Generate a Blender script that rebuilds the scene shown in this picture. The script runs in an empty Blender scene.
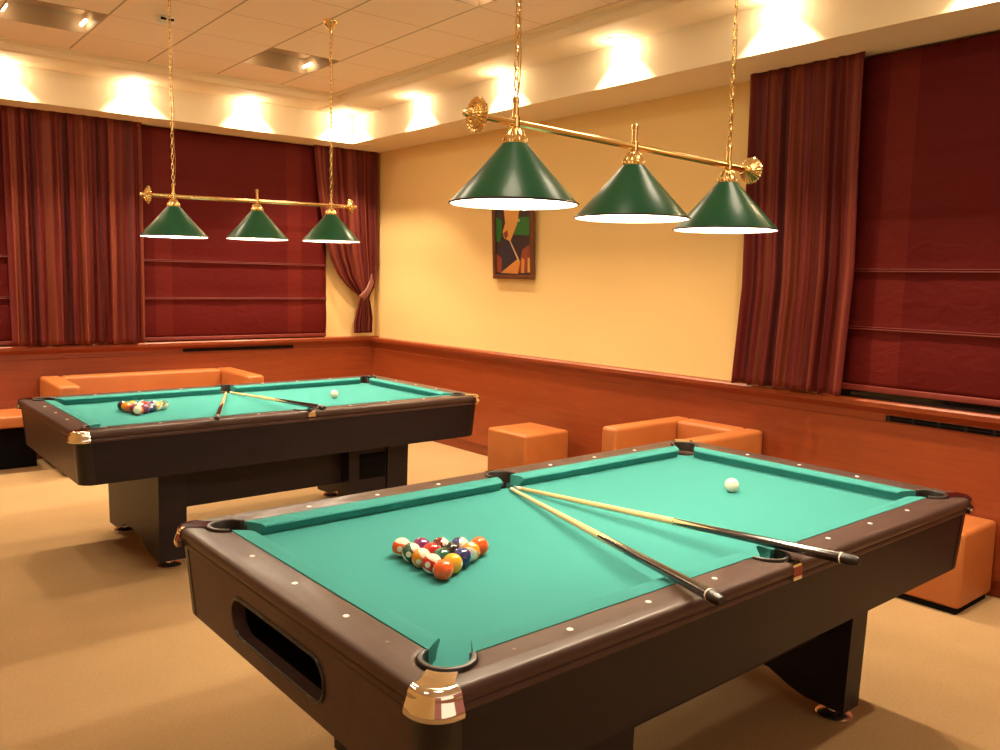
import bpy, bmesh, math, random
from mathutils import Vector, Matrix
random.seed(7)
PI = math.pi
sc = bpy.context.scene
COL = sc.collection

# ------------------------------------------------------------------ helpers
def new_obj(name, me, mat=None, parent=None, mw=None):
    o = bpy.data.objects.new(name, me)
    COL.objects.link(o)
    if mat is not None and me is not None:
        for m in (mat if isinstance(mat, (list, tuple)) else [mat]):
            me.materials.append(m)
    if parent is not None:
        o.parent = parent
    if mw is not None:
        o.matrix_world = mw
    return o

def finish(bm, name, smooth=35):
    bmesh.ops.remove_doubles(bm, verts=bm.verts, dist=1e-6)
    bmesh.ops.recalc_face_normals(bm, faces=bm.faces)
    me = bpy.data.meshes.new(name)
    bm.to_mesh(me); bm.free()
    if smooth:
        me.polygons.foreach_set('use_smooth', [True] * len(me.polygons))
        me.set_sharp_from_angle(angle=math.radians(smooth))
    return me

def obj(name, bm, mat, parent=None, mw=None, smooth=35):
    return new_obj(name, finish(bm, name, smooth), mat, parent, mw)

def tag(o, label=None, cat=None, group=None, kind=None):
    if label: o['label'] = label
    if cat: o['category'] = cat
    if group: o['group'] = group
    if kind: o['kind'] = kind
    return o

def thing(name, label, cat, loc=(0, 0, 0), rz=0.0, group=None, mw=None):
    o = bpy.data.objects.new(name, None)
    o.empty_display_size = .1
    COL.objects.link(o)
    if mw is not None: o.matrix_world = mw
    else:
        o.location = loc; o.rotation_euler = (0, 0, rz)
    return tag(o, label, cat, group)

def struct(name, bm, mat, mw=None, parent=None, smooth=35):
    o = obj(name, bm, mat, parent, mw, smooth)
    if parent is None: o['kind'] = 'structure'
    return o

def kids(o):
    return [c for c in bpy.data.objects if c.parent == o]

def copy_tree(o, parent=None):
    c = o.copy(); COL.objects.link(c)
    if parent is not None: c.parent = parent
    for ch in kids(o):
        if ch is not c: copy_tree(ch, c)
    return c

def add_box(bm, x0, x1, y0, y1, z0, z1, bev=0, seg=3, mi=0):
    vs = [bm.verts.new((x, y, z)) for z in (z0, z1) for y in (y0, y1) for x in (x0, x1)]
    fs = [bm.faces.new([vs[i] for i in f]) for f in
          ((0, 2, 3, 1), (4, 5, 7, 6), (0, 1, 5, 4), (2, 6, 7, 3), (0, 4, 6, 2), (1, 3, 7, 5))]
    for f in fs: f.material_index = mi
    if bev:
        es = set(e for f in fs for e in f.edges)
        bmesh.ops.bevel(bm, geom=list(es), offset=bev, segments=seg, profile=.5, affect='EDGES')

def bx(*a, **k):
    bm = bmesh.new(); add_box(bm, *a, **k); return bm

def add_lathe(bm, prof, M=None, segs=40, flute=0, nfl=0):
    """prof: list of (r, z); spun round local z, then M"""
    M = M or Matrix.Identity(4)
    rings = []
    for r, z in prof:
        if r < 1e-6:
            rings.append([bm.verts.new(M @ Vector((0, 0, z)))])
        else:
            ring = []
            for i in range(segs):
                a = 2 * PI * i / segs
                rr = r * (1 + (flute * math.cos(a * nfl) if nfl else 0))
                ring.append(bm.verts.new(M @ Vector((rr * math.cos(a), rr * math.sin(a), z))))
            rings.append(ring)
    for A, B in zip(rings, rings[1:]):
        if len(A) == 1 and len(B) == 1: continue
        for i in range(segs):
            j = (i + 1) % segs
            if len(A) == 1: bm.faces.new((A[0], B[i], B[j]))
            elif len(B) == 1: bm.faces.new((A[i], A[j], B[0]))
            else: bm.faces.new((A[i], A[j], B[j], B[i]))

def lathe(prof, M=None, segs=40, **k):
    bm = bmesh.new(); add_lathe(bm, prof, M, segs, **k); return bm

def add_tube(bm, pts, radii, segs=10, caps=True, closed=False):
    pts = [Vector(p) for p in pts]
    if not isinstance(radii, (list, tuple)): radii = [radii] * len(pts)
    n = len(pts); rings = []
    up = None
    for i, p in enumerate(pts):
        if closed: t = (pts[(i + 1) % n] - pts[i - 1]).normalized()
        else: t = (pts[min(i + 1, n - 1)] - pts[max(i - 1, 0)]).normalized()
        if up is None:
            up = Vector((0, 0, 1)) if abs(t.z) < .9 else Vector((1, 0, 0))
        a = t.cross(up)
        if a.length < 1e-4: a = t.cross(Vector((0, 1, 0)))
        a.normalize(); b = a.cross(t).normalized(); up = b
        rings.append([bm.verts.new(p + radii[i] * (a * math.cos(2 * PI * k / segs) + b * math.sin(2 * PI * k / segs))) for k in range(segs)])
    for i in range(n if closed else n - 1):
        A, B = rings[i], rings[(i + 1) % n]
        for k in range(segs):
            bm.faces.new((A[k], A[(k + 1) % segs], B[(k + 1) % segs], B[k]))
    if caps and not closed:
        bm.faces.new(rings[0][::-1]); bm.faces.new(rings[-1])

def tube(pts, radii, **k):
    bm = bmesh.new(); add_tube(bm, pts, radii, **k); return bm

def add_prism(bm, poly, axis, a0, a1, mi=0):
    """poly: 2-D outline; axis 'x': poly=(y,z), 'y': poly=(x,z), 'z': poly=(x,y)"""
    def mk(u, v, a):
        return {'x': (a, u, v), 'y': (u, a, v), 'z': (u, v, a)}[axis]
    A = [bm.verts.new(mk(u, v, a0)) for u, v in poly]
    B = [bm.verts.new(mk(u, v, a1)) for u, v in poly]
    n = len(poly)
    fs = [bm.faces.new(A[::-1]), bm.faces.new(B)]
    for i in range(n):
        fs.append(bm.faces.new((A[i], A[(i + 1) % n], B[(i + 1) % n], B[i])))
    for f in fs: f.material_index = mi
    return fs

def prism(poly, axis, a0, a1):
    bm = bmesh.new(); add_prism(bm, poly, axis, a0, a1); return bm

def slab(name, loops, z0, z1, bev=0.0, smooth=40):
    """solid plate from 2-D outlines (first outer, the rest holes), rounded edges"""
    cu = bpy.data.curves.new(name, 'CURVE'); cu.dimensions = '2D'; cu.fill_mode = 'BOTH'
    for L in loops:
        sp = cu.splines.new('POLY'); sp.points.add(len(L) - 1)
        for p, (x, y) in zip(sp.points, L): p.co = (x, y, 0, 1)
        sp.use_cyclic_u = True
    cu.extrude = (z1 - z0) / 2 - bev
    cu.bevel_depth = bev; cu.bevel_resolution = 3; cu.offset = -bev
    o = bpy.data.objects.new(name, cu); COL.objects.link(o)
    dg = bpy.context.evaluated_depsgraph_get(); dg.update()
    me = bpy.data.meshes.new_from_object(o.evaluated_get(dg), depsgraph=dg)
    bpy.data.objects.remove(o); bpy.data.curves.remove(cu)
    bm = bmesh.new(); bm.from_mesh(me); bpy.data.meshes.remove(me)
    for v in bm.verts: v.co.z += (z0 + z1) / 2
    return bm

def rrect(x0, x1, y0, y1, r, n=8):
    out = []
    for cx, cy, a0 in ((x1 - r, y1 - r, 0), (x0 + r, y1 - r, 90), (x0 + r, y0 + r, 180), (x1 - r, y0 + r, 270)):
        for i in range(n + 1):
            a = math.radians(a0 + 90 * i / n)
            out.append((cx + r * math.cos(a), cy + r * math.sin(a)))
    return out

def circ(cx, cy, r, n=32):
    return [(cx + r * math.cos(2 * PI * i / n), cy + r * math.sin(2 * PI * i / n)) for i in range(n)]

# ------------------------------------------------------------------ materials
MATS = {}
def mat(name, col, rough=.5, metal=0, spec=.5, coat=0, coat_r=.1, emit=None, emit_s=0, sheen=0):
    m = bpy.data.materials.new(name); m.use_nodes = True
    b = m.node_tree.nodes['Principled BSDF']
    b.inputs['Base Color'].default_value = (*col, 1)
    b.inputs['Roughness'].default_value = rough
    b.inputs['Metallic'].default_value = metal
    b.inputs['Specular IOR Level'].default_value = spec
    b.inputs['Coat Weight'].default_value = coat
    b.inputs['Coat Roughness'].default_value = coat_r
    if sheen:
        b.inputs['Sheen Weight'].default_value = sheen
    if emit:
        b.inputs['Emission Color'].default_value = (*emit, 1)
        b.inputs['Emission Strength'].default_value = emit_s
    MATS[name] = m
    return m

class NT:
    def __init__(s, m):
        s.t = m.node_tree; s.b = s.t.nodes['Principled BSDF']
    def n(s, typ, **k):
        nd = s.t.nodes.new(typ)
        for a, v in k.items():
            if a in nd.inputs.keys(): nd.inputs[a].default_value = v
            else: setattr(nd, a, v)
        return nd
    def l(s, a, b): s.t.links.new(a, b)
    def math(s, op, a, b=None, c=None):
        nd = s.t.nodes.new('ShaderNodeMath'); nd.operation = op
        for i, v in enumerate((a, b, c)):
            if v is None: continue
            if isinstance(v, (int, float)): nd.inputs[i].default_value = v
            else: s.l(v, nd.inputs[i])
        return nd.outputs[0]
    def mix(s, f, a, b):
        nd = s.t.nodes.new('ShaderNodeMix'); nd.data_type = 'RGBA'
        for i, v in ((0, f), (6, a), (7, b)):
            if isinstance(v, (int, float)): nd.inputs[i].default_value = v
            elif isinstance(v, tuple): nd.inputs[i].default_value = (*v, 1) if len(v) == 3 else v
            else: s.l(v, nd.inputs[i])
        return nd.outputs[2]
    def coord(s, kind='Object', scale=(1, 1, 1)):
        tc = s.t.nodes.new('ShaderNodeTexCoord'); mp = s.t.nodes.new('ShaderNodeMapping')
        mp.inputs['Scale'].default_value = scale
        s.l(tc.outputs[kind], mp.inputs[0]); return mp.outputs[0]
    def noise(s, vec, scale, detail=3, rough=.5, dist=0):
        nd = s.n('ShaderNodeTexNoise'); nd.inputs['Scale'].default_value = scale
        nd.inputs['Detail'].default_value = detail; nd.inputs['Roughness'].default_value = rough
        nd.inputs['Distortion'].default_value = dist
        s.l(vec, nd.inputs['Vector']); return nd.outputs['Fac']
    def bump(s, h, strength=.3, dist=.01):
        nd = s.n('ShaderNodeBump'); nd.inputs['Strength'].default_value = strength
        nd.inputs['Distance'].default_value = dist
        s.l(h, nd.inputs['Height']); s.l(nd.outputs[0], s.b.inputs['Normal'])
    def ramp(s, f, a, b):
        nd = s.t.nodes.new('ShaderNodeMapRange')
        nd.inputs[1].default_value = a; nd.inputs[2].default_value = b
        s.l(f, nd.inputs[0]); return nd.outputs[0]

def wood(name, c1, c2, scale, stretch, rough=.4, coat=0, coat_r=.15, spec=.5):
    m = mat(name, c1, rough, coat=coat, coat_r=coat_r, spec=spec); t = NT(m)
    v = t.coord('Object', stretch)
    f = t.noise(v, scale, 5, .6, 1.2)
    g = t.noise(v, scale * 6, 3, .6)
    h = t.math('ADD', t.math('MULTIPLY', f, .7), t.math('MULTIPLY', g, .3))
    t.l(t.mix(t.ramp(h, .35, .68), c1, c2), t.b.inputs['Base Color'])
    t.bump(h, .06 if spec > .15 else .015, .002)
    return m

M_wall = mat('painted_wall_yellow', (.84, .61, .27), .75); t = NT(M_wall)
t.bump(t.noise(t.coord(), 160, 3), .06, .002)
M_plaster = mat('cream_plaster', (.80, .675, .48), .8)
M_soffit = M_plaster
M_floor = mat('tan_carpet', (.5, .32, .15), .95, spec=.1); t = NT(M_floor)
v = t.coord(); f1 = t.noise(v, 420, 3, .7); f2 = t.noise(v, 3.2, 3); f3 = t.noise(v, 90, 2)
t.l(t.mix(t.ramp(t.math('ADD', t.math('MULTIPLY', f1, .6), t.math('ADD', t.math('MULTIPLY', f2, .15), t.math('MULTIPLY', f3, .25))), .33, .67), (.33, .205, .095), (.50, .325, .165)), t.b.inputs['Base Color'])
t.bump(f1, .5, .006)
M_wain = wood('cherry_veneer', (.275, .052, .0115), (.205, .034, .008), 3.0, (.6, .6, 9), .38, .15, .2)
M_cap = wood('cherry_solid_trim', (.35, .085, .020), (.27, .058, .013), 3.0, (.7, .7, 12), .32, .25, .2)
M_black = mat('matt_black', (.003, .0026, .0026), .9, spec=.1)
M_apron = wood('dark_woodgrain_laminate', (.0150, .0088, .0115), (.0070, .0050, .0070), 5, (.8, .8, 7), .42, 0, spec=.25)
M_rail = wood('brown_woodgrain_rail', (.080, .045, .036), (.062, .035, .028), 5, (.7, 3, 3), .38, .10, .22, .16)
M_post = mat('black_plastic_corner', (.008, .007, .007), .3)
M_cloth = mat('green_billiard_cloth', (.046, .243, .232), .9, spec=.10); t = NT(M_cloth)
t.bump(t.noise(t.coord(), 900, 2), .08, .001)
M_rubber = mat('brown_rubber_liner', (.020, .012, .009), .42)
M_chrome = mat('polished_chrome', (.86, .83, .78), .07, 1)
M_foot = mat('satin_chrome_foot', (.80, .74, .66), .24, 1)
M_brass = mat('polished_brass', (.95, .74, .36), .15, 1)
M_brassd = mat('brass_cord', (.42, .26, .07), .4, .6)
M_white = mat('white_sight_inlay', (.95, .94, .92), .3)
M_screw = mat('brown_screw_cap', (.16, .09, .065), .35)
M_shade = mat('green_enamel', (.010, .098, .046), .30, spec=.3, coat=.08, coat_r=.04)
M_lining = mat('white_enamel', (.86, .84, .80), .35)
M_rim = mat('dark_shade_rim', (.035, .022, .03), .2, .4)
M_leather = mat('tan_leather', (.66, .215, .045), .42, spec=.4); t = NT(M_leather)
v = t.coord(); a = t.noise(v, 140, 4, .6); b = t.noise(v, 5, 2)
t.l(t.mix(t.ramp(b, .3, .7), (.385, .118, .030), (.43, .135, .035)), t.b.inputs['Base Color'])
t.bump(a, .12, .003)
M_shaft = mat('pale_maple', (.80, .56, .27), .3, coat=.4)
M_butt = wood('dark_cue_butt', (.022, .010, .008), (.012, .006, .005), 8, (12, 12, .8), .16, .8, .08)
M_ferrule = mat('cream_ferrule', (.85, .78, .66), .35)
M_tip = mat('pink_leather_tip', (.55, .26, .18), .8)
M_red = mat('red_point_inlay', (.35, .04, .02), .2, coat=.5)
M_frame = wood('picture_frame_wood', (.17, .06, .028), (.11, .036, .018), 6, (1, 1, 1), .35, .2)
M_plug = mat('white_plastic', (.8, .76, .68), .4)
M_glass = mat('night_window_glass', (.010, .009, .010), .08)
M_pan = mat('satin_fixture_reflector', (.42, .29, .17), .45, .3)

# fabric with vertical stripes driven by the cloth's own UV
def fabric_stripes(name):
    m = mat(name, (.1, .02, .015), .6, spec=.25); t = NT(m)
    uv = t.coord('UV'); sep = t.n('ShaderNodeSeparateXYZ'); t.l(uv, sep.inputs[0]); u = sep.outputs[0]
    a = t.math('FRACT', t.math('MULTIPLY', u, 4.3))
    s1 = t.math('LESS_THAN', t.math('ABSOLUTE', t.math('SUBTRACT', a, .30)), .11)
    s2 = t.math('LESS_THAN', t.math('ABSOLUTE', t.math('SUBTRACT', a, .62)), .045)
    s3 = t.math('LESS_THAN', t.math('ABSOLUTE', t.math('SUBTRACT', a, .85)), .07)
    c = t.mix(s1, (.128, .0150, .0125), (.20, .042, .021))
    c = t.mix(s2, c, (.17, .034, .020))
    c = t.mix(s3, c, (.075, .0115, .011))
    t.l(c, t.b.inputs['Base Color'])
    t.bump(t.noise(t.coord('UV', (900, 300, 1)), 1.0, 2), .05, .002)
    return m
M_curtain = fabric_stripes('striped_red_satin_curtain')
M_tie = mat('red_satin_tieback', (.17, .028, .017), .5, sheen=.3)

def fabric_blind(name, bands, axis):
    m = mat(name, (.17, .016, .012), .6, spec=.12); t = NT(m)
    v = t.coord(); sep = t.n('ShaderNodeSeparateXYZ'); t.l(v, sep.inputs[0])
    p = sep.outputs[axis]; z = sep.outputs[2]
    d1 = t.math('FRACT', t.math('MULTIPLY', t.math('ADD', p, z), 55.0))
    d2 = t.math('FRACT', t.math('MULTIPLY', t.math('SUBTRACT', p, z), 55.0))
    lat = t.math('MAXIMUM', t.math('GREATER_THAN', d1, .66), t.math('GREATER_THAN', d2, .66))
    band = None
    for (c0, w) in bands:
        b = t.math('LESS_THAN', t.math('ABSOLUTE', t.math('SUBTRACT', p, c0)), w)
        band = b if band is None else t.math('MAXIMUM', band, b)
    c = t.mix(t.math('MULTIPLY', band, lat), (.098, .0060, .0055), (.145, .015, .010))
    t.l(c, t.b.inputs['Base Color'])
    t.bump(t.noise(t.coord('Object', (1, 1, 1.6)), 7, 3, .55, .8), .30, .02)
    return m
M_piping = mat('red_blind_piping', (.17, .020, .013), .5)

def ball_mat(name, col, stripe=False):
    m = mat(name, col, .08, coat=.5, coat_r=.03); t = NT(m)
    v = t.coord(); sep = t.n('ShaderNodeSeparateXYZ'); t.l(v, sep.inputs[0])
    x, y, z = sep.outputs
    spot = t.math('GREATER_THAN', t.math('ABSOLUTE', x), .0265 * .95)
    white = (.82, .76, .62)
    c = col
    if stripe:
        band = t.math('LESS_THAN', t.math('ABSOLUTE', z), .0265 * .52)
        c = t.mix(band, white, col)
    t.l(t.mix(spot, c, white), t.b.inputs['Base Color'])
    return m
BALL = dict(yellow=(.80, .42, .02), blue=(.02, .025, .13), red=(.50, .022, .015), purple=(.14, .012, .09),
            orange=(.85, .11, .012), green=(.015, .085, .05), maroon=(.16, .012, .012), black=(.008, .007, .007),
            amber=(.78, .27, .012))
BM = {}
for k, c in BALL.items():
    BM[k] = ball_mat(k + '_phenolic', c); BM[k + '_s'] = ball_mat(k + '_stripe_phenolic', c, True)
M_cue = mat('ivory_cue_ball', (.80, .74, .60), .08, coat=.5, coat_r=.03)

# ------------------------------------------------------------------ camera
CAM = Vector((-1.9377, -1.7936, 1.5119)); YAW, PIT, ROL, FPX = .6824, -.1137, .0201, 835.35
f_ = Vector((math.sin(YAW) * math.cos(PIT), math.cos(YAW) * math.cos(PIT), math.sin(PIT)))
r_ = Vector((math.cos(YAW), -math.sin(YAW), 0)); u_ = r_.cross(f_)
r2 = r_ * math.cos(ROL) + u_ * math.sin(ROL); u2 = -r_ * math.sin(ROL) + u_ * math.cos(ROL)
cd = bpy.data.cameras.new('camera'); cd.sensor_width = 36; cd.lens = FPX * 36 / 1000
cd.clip_start = .05
cam = bpy.data.objects.new('camera', cd); COL.objects.link(cam)
R3 = Matrix((r2, u2, -f_)).transposed()
cam.matrix_world = Matrix.Translation(CAM) @ R3.to_4x4()
sc.camera = cam

# ------------------------------------------------------------------ wall frames
XR, YB = 2.5015, 5.688
MR = Matrix.Translation((XR, 2, 0)) @ Matrix.Rotation(.0132, 4, 'Z')     # local x = -inward distance, local y = s-2
MB = Matrix.Translation((1, YB, 0)) @ Matrix.Rotation(-.0130, 4, 'Z')    # local y = -inward distance, local x = s-1
def RL(s, d, z): return Vector((-d, s - 2, z))
def BL(s, d, z): return Vector((s - 1, -d, z))

# ------------------------------------------------------------------ room shell
Z_SOF, Z_MAR, Z_TILE = 2.738, 2.985, 3.04
struct('floor', bx(-4.5, 2.72, -4.2, 5.9, -.08, 0), M_floor)
struct('wall_right', bx(0, .15, -6.2, 3.85, 0, 3.3), M_wall, MR)
struct('wall_back', bx(-5.6, 1.60, 0, .15, 0, 3.3), M_wall, MB)
struct('wall_left', bx(-4.65, -4.5, -4.2, 6.0, 0, 3.3), M_wall)
# bulkheads (soffit box along each wall)
DR, DB = .48, .42
struct('ceiling_bulkhead', bx(-DR, -.002, -6.2, 3.84, Z_SOF, 3.26), M_plaster, MR)
struct('ceiling_bulkhead', bx(-5.6, 1.60, -DB, -.002, Z_SOF - .002, 3.25), M_plaster, MB)
# flat margins carrying the downlights
LR, LB, TR, TB = .85, .86, .94, .92
struct('ceiling_margin', bx(-LR, -DR - .001, -6.2, 3.45, Z_MAR, 3.26), M_plaster, MR)
struct('ceiling_margin', bx(-5.6, 1.2, -LB, -DB - .001, Z_MAR - .002, 3.25), M_plaster, MB)
def cornice(L, T):
    p = [(L - .004, 3.2), (L - .004, Z_MAR - .010), (L + .010, Z_MAR - .014), (L + .030, Z_MAR - .008), (L + .045, Z_MAR + .012),
         (L + .050, Z_MAR + .026), (L + .062, Z_MAR + .028), (L + .064, Z_MAR + .045), (T + .02, Z_MAR + .047), (T + .02, 3.2)]
    return p
bm = bmesh.new(); add_prism(bm, [(-d, z) for d, z in cornice(LR, TR)], 'y', -6.2, 3.67 - LB + DB - .02); struct('trim_1', bm, M_plaster, MR)
bm = bmesh.new(); add_prism(bm, [(-d, z) for d, z in cornice(LB, TB)], 'x', -5.6, 1.47 - LR + DR - .02); struct('trim_2', bm, M_plaster, MB)

M_tile = mat('ceiling_tile', (.93, .77, .63), .85); t = NT(M_tile)
v = t.coord(); sep = t.n('ShaderNodeSeparateXYZ'); t.l(v, sep.inputs[0])
PX, PY, OX, OY = .515, .54, 1.041, 4.29
fx = t.math('ABSOLUTE', t.math('SUBTRACT', t.math('FRACT', t.math('ADD', t.math('DIVIDE', t.math('SUBTRACT', sep.outputs[0], OX), PX), 20.5)), .5))
fy = t.math('ABSOLUTE', t.math('SUBTRACT', t.math('FRACT', t.math('ADD', t.math('DIVIDE', t.math('SUBTRACT', sep.outputs[1], OY), PY), 20.5)), .5))
lx = t.math('LESS_THAN', fx, .013); ly = t.math('LESS_THAN', fy, .007)
c = t.mix(lx, (.93, .77, .63), (.50, .37, .26)); c = t.mix(ly, c, (.64, .49, .36))
t.l(c, t.b.inputs['Base Color'])
t.bump(t.noise(v, 220, 3), .12, .003)
fix_cells = [(0, 0), (-3, 0), (0, 4), (-3, 4), (-3, 8), (0, 8), (-6, 0), (-6, 4), (-6, 8)]      # (column left of OX, row towards the camera); entries beyond those in view are added floor fill
bm = bmesh.new()
xs = [OX + PX * i for i in range(-11, 2)]; ys = [OY + PY * i for i in range(-15, 3)]
for i in range(-11, 1):
    for j in range(-15, 2):
        x0, x1, y0, y1 = OX + PX * i, OX + PX * (i + 1), OY + PY * j, OY + PY * (j + 1)
        if (i + 1, -j - 1) in fix_cells: continue
        bm.faces.new([bm.verts.new(p) for p in ((x0, y0, Z_TILE), (x0, y1, Z_TILE), (x1, y1, Z_TILE), (x1, y0, Z_TILE))])
struct('ceiling', bm, M_tile, smooth=0)
struct('ceiling_slab', bx(-4.5, 2.7, -4.2, 5.9, 3.30, 3.36), M_plaster)
M_house = mat('fixture_housing', (.50, .36, .23), .5)
M_strip = mat('troffer_lamp', (1, 1, 1), emit=(1, .76, .45), emit_s=10)
fl = ['recessed square ceiling light nearest the far corner, above the back pool table',
      'recessed square ceiling light at the left edge of the photo above the curtain',
      'recessed square ceiling light cut by the top edge of the photo'] + ['recessed square ceiling light over the part of the hall outside the photo'] * 6
for (ci, rj), lab in zip(fix_cells, fl):
    x0 = OX + PX * (ci - 1); y1 = OY - PY * rj; x1, y0 = x0 + PX, y1 - PY
    cx, cy = (x0 + x1) / 2, (y0 + y1) / 2
    r = thing('ceiling_light', lab, 'ceiling light', (cx, cy, Z_TILE), 0, 'recessed square ceiling lights')
    hw, hh = PX / 2 - .006, PY / 2 - .006
    obj('reflector', bx(-hw * .9, hw * .9, -hh * .9, hh * .9, .105, .112, bev=.003), M_pan, r)
    bm = bmesh.new()
    add_box(bm, -hw - .004, -hw, -hh, hh, -.002, .16); add_box(bm, hw, hw + .004, -hh, hh, -.002, .16)
    add_box(bm, -hw - .004, hw + .004, -hh - .004, -hh, -.002, .16); add_box(bm, -hw - .004, hw + .004, hh, hh + .004, -.002, .16)
    add_box(bm, -hw, hw, -hh, hh, .15, .16)
    obj('housing', bm, M_pan if False else M_house, r)
    for s in (-1, 1):
        obj('lamp_tube', tube([(s * hw * .88, hh * .45, .045), (s * hw * .88, hh * .92, .045)], .011, segs=10), M_strip, r)

# the recessed lights of the tile ceiling (those in view, plus unseen ones added to brighten the floor)
for ci, rj in fix_cells:
    la = bpy.data.lights.new('recessed_lamp', 'AREA'); la.shape = 'SQUARE'; la.size = .42
    la.energy = 10; la.color = (1, .82, .58)
    lo = bpy.data.objects.new('recessed_lamp', la); COL.objects.link(lo)
    lo.location = (OX + PX * (ci - .5), OY - PY * (rj + .5), Z_TILE - .004)

# smoke detector
bm = bmesh.new()
add_lathe(bm, [(0, 0), (.055, 0), (.055, -.012), (.046, -.028), (.030, -.036), (0, -.037)], segs=28)
sd = thing('smoke_detector', 'small white round detector on the ceiling tile beside the far lamp chain', 'smoke detector', (-.235, 3.57, Z_TILE - .001))
obj('housing', bm, M_plug, sd)
for s in (-1, 1):
    obj('slot', bx(s * .022 - .016, s * .022 + .016, -.052, -.044, -.026, -.013), M_black, sd)

# recessed downlights along the two margins
M_disc = mat('downlight_glass', (1, 1, 1), emit=(1, .80, .48), emit_s=16)
DOWN = []
for s in (-1.30, -.23, .84, 1.92, 3.04, 4.14): DOWN.append((MR, RL(s, DR + .075, Z_MAR), 'right', s))
for s in (-2.65, -1.75, -.84, .06, .98): DOWN.append((MB, BL(s, DB + .075, Z_MAR), 'back', s))
DOWN.append((MB, BL(1.84, DB + .13, Z_MAR), 'corner', 1.8))
dl_names = {(-1.30): 'round recessed downlight over the right window, last and nearest the camera',
 (-.23): 'round recessed downlight over the right blind at the top right of the photo',
 .84: 'round recessed downlight above the curtain of the right window',
 1.92: 'round recessed downlight above the right end of the front lamp',
 3.04: 'round recessed downlight behind the chain at the left end of the front lamp',
 4.14: 'round recessed downlight on the right margin nearest the far corner',
 -2.65: 'round recessed downlight over the back wall beyond the left edge, farthest from the corner',
 -1.75: 'round recessed downlight over the back wall just beyond the left edge of the photo',
 -.84: 'round recessed downlight at the left edge of the photo over the back curtain',
 .06: 'round recessed downlight over the right edge of the left back curtain',
 .98: 'round recessed downlight over the middle of the back blind',
 1.8: 'round recessed downlight lighting the far corner of the bulkhead'}
ring0 = disc0 = None
for M, p, wl, s in DOWN:
    P = M @ p
    r = thing('downlight', dl_names[s], 'downlight', P, 0, 'perimeter downlights')
    if ring0 is None:
        ring0 = finish(lathe([(.062, .0), (.063, -.004), (.070, -.005), (.078, -.004), (.080, 0)], segs=32), 'trim_ring')
        disc0 = finish(lathe([(0, -.006), (.04, -.0058), (.061, -.005), (.061, -.001)], segs=32), 'diffuser')
        ring0.materials.append(M_plug); disc0.materials.append(M_disc)
    new_obj('trim_ring', ring0, None, r); new_obj('diffuser', disc0, None, r)
    ld = bpy.data.lights.new('downlight_lamp', 'SPOT'); ld.energy = 135; ld.color = (1, .79, .52)
    ld.spot_size = math.radians(104); ld.spot_blend = .35; ld.shadow_soft_size = .035
    lo = bpy.data.objects.new('downlight_lamp', ld); COL.objects.link(lo)
    lo.parent = r; lo.location = (0, 0, -.022)
    lp = bpy.data.lights.new('downlight_glow', 'POINT'); lp.energy = 3.5; lp.color = (1, .79, .52); lp.shadow_soft_size = .03
    lq = bpy.data.objects.new('downlight_glow', lp); COL.objects.link(lq); lq.parent = r; lq.location = (0, 0, -.05)

# ------------------------------------------------------------------ wainscot, sills, vents
ZC = .905
prof_w = [(0, 0), (.035, 0), (.035, .09), (.060, .092), (.060, .790), (.048, .797), (.048, .835), (.058, .842), (.078, .862),
          (.092, .870), (.094, .895), (.086, ZC), (0, ZC)]
bm = bmesh.new(); add_prism(bm, [(-d, z) for d, z in prof_w], 'y', -6.2, 3.68); struct('trim_3', bm, M_wain, MR, smooth=25)
bm = bmesh.new(); add_prism(bm, [(-d, z + .012 * (z > .5)) for d, z in prof_w], 'x', -5.5, 1.47); struct('trim_4', bm, M_wain, MB, smooth=25)
def vent(lab, M, a0, a1, z0, z1, d, ax):
    r = thing('wall_vent', lab, 'vent', mw=M)
    if ax == 'y':
        obj('slot_recess', bx(-d - .004, -d + .03, a0, a1, z0, z1), M_black, r)
        bm = bmesh.new()
        k = a0 + .10
        while k < a1:
            add_box(bm, -d - .008, -d - .003, k, k + .012, z0, z1); k += .13
        add_box(bm, -d - .007, -d - .003, a0, a1, (z0 + z1) / 2 - .0015, (z0 + z1) / 2 + .0015)
        obj('grille_bars', bm, M_apron, r)
    else:
        obj('slot_recess', bx(a0, a1, -d - .004, -d + .03, z0, z1), M_black, r)
        bm = bmesh.new()
        add_box(bm, a0, a1, -d - .007, -d - .003, (z0 + z1) / 2 - .0015, (z0 + z1) / 2 + .0015)
        obj('grille_bars', bm, M_apron, r)
vent('long black vent slot in the wood panelling under the right blind', MR, -1.6 - 2, .34 - 2, .800, .830, .048, 'y')
vent('long black vent slot in the wood panelling under the back blind', MB, .51 - 1, 1.54 - 1, .826, .852, .058, 'x')

# night windows behind the blinds
def window(n, M, a0, a1, ax):
    r = thing('window_%d' % n, None, None, mw=M); r['kind'] = 'structure'
    g = bx(-.012, -.001, a0, a1, ZC, 2.72) if ax == 'y' else bx(a0, a1, -.012, -.001, ZC + .012, 2.72)
    obj('pane', g, M_glass, r)
    bm = bmesh.new()
    for k in (a0, (a0 + a1) / 2, a1):
        if ax == 'y': add_box(bm, -.028, -.001, k - .025, k + .025, ZC, 2.72)
        else: add_box(bm, k - .025, k + .025, -.028, -.001, ZC + .012, 2.72)
    obj('window_frame', bm, M_apron, r)
window(1, MR, -1.5 - 2, .60 - 2, 'y')
window(2, MB, .20 - 1, 1.86 - 1, 'x')
window(3, MB, -2.4 - 1, -.62 - 1, 'x')

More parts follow.
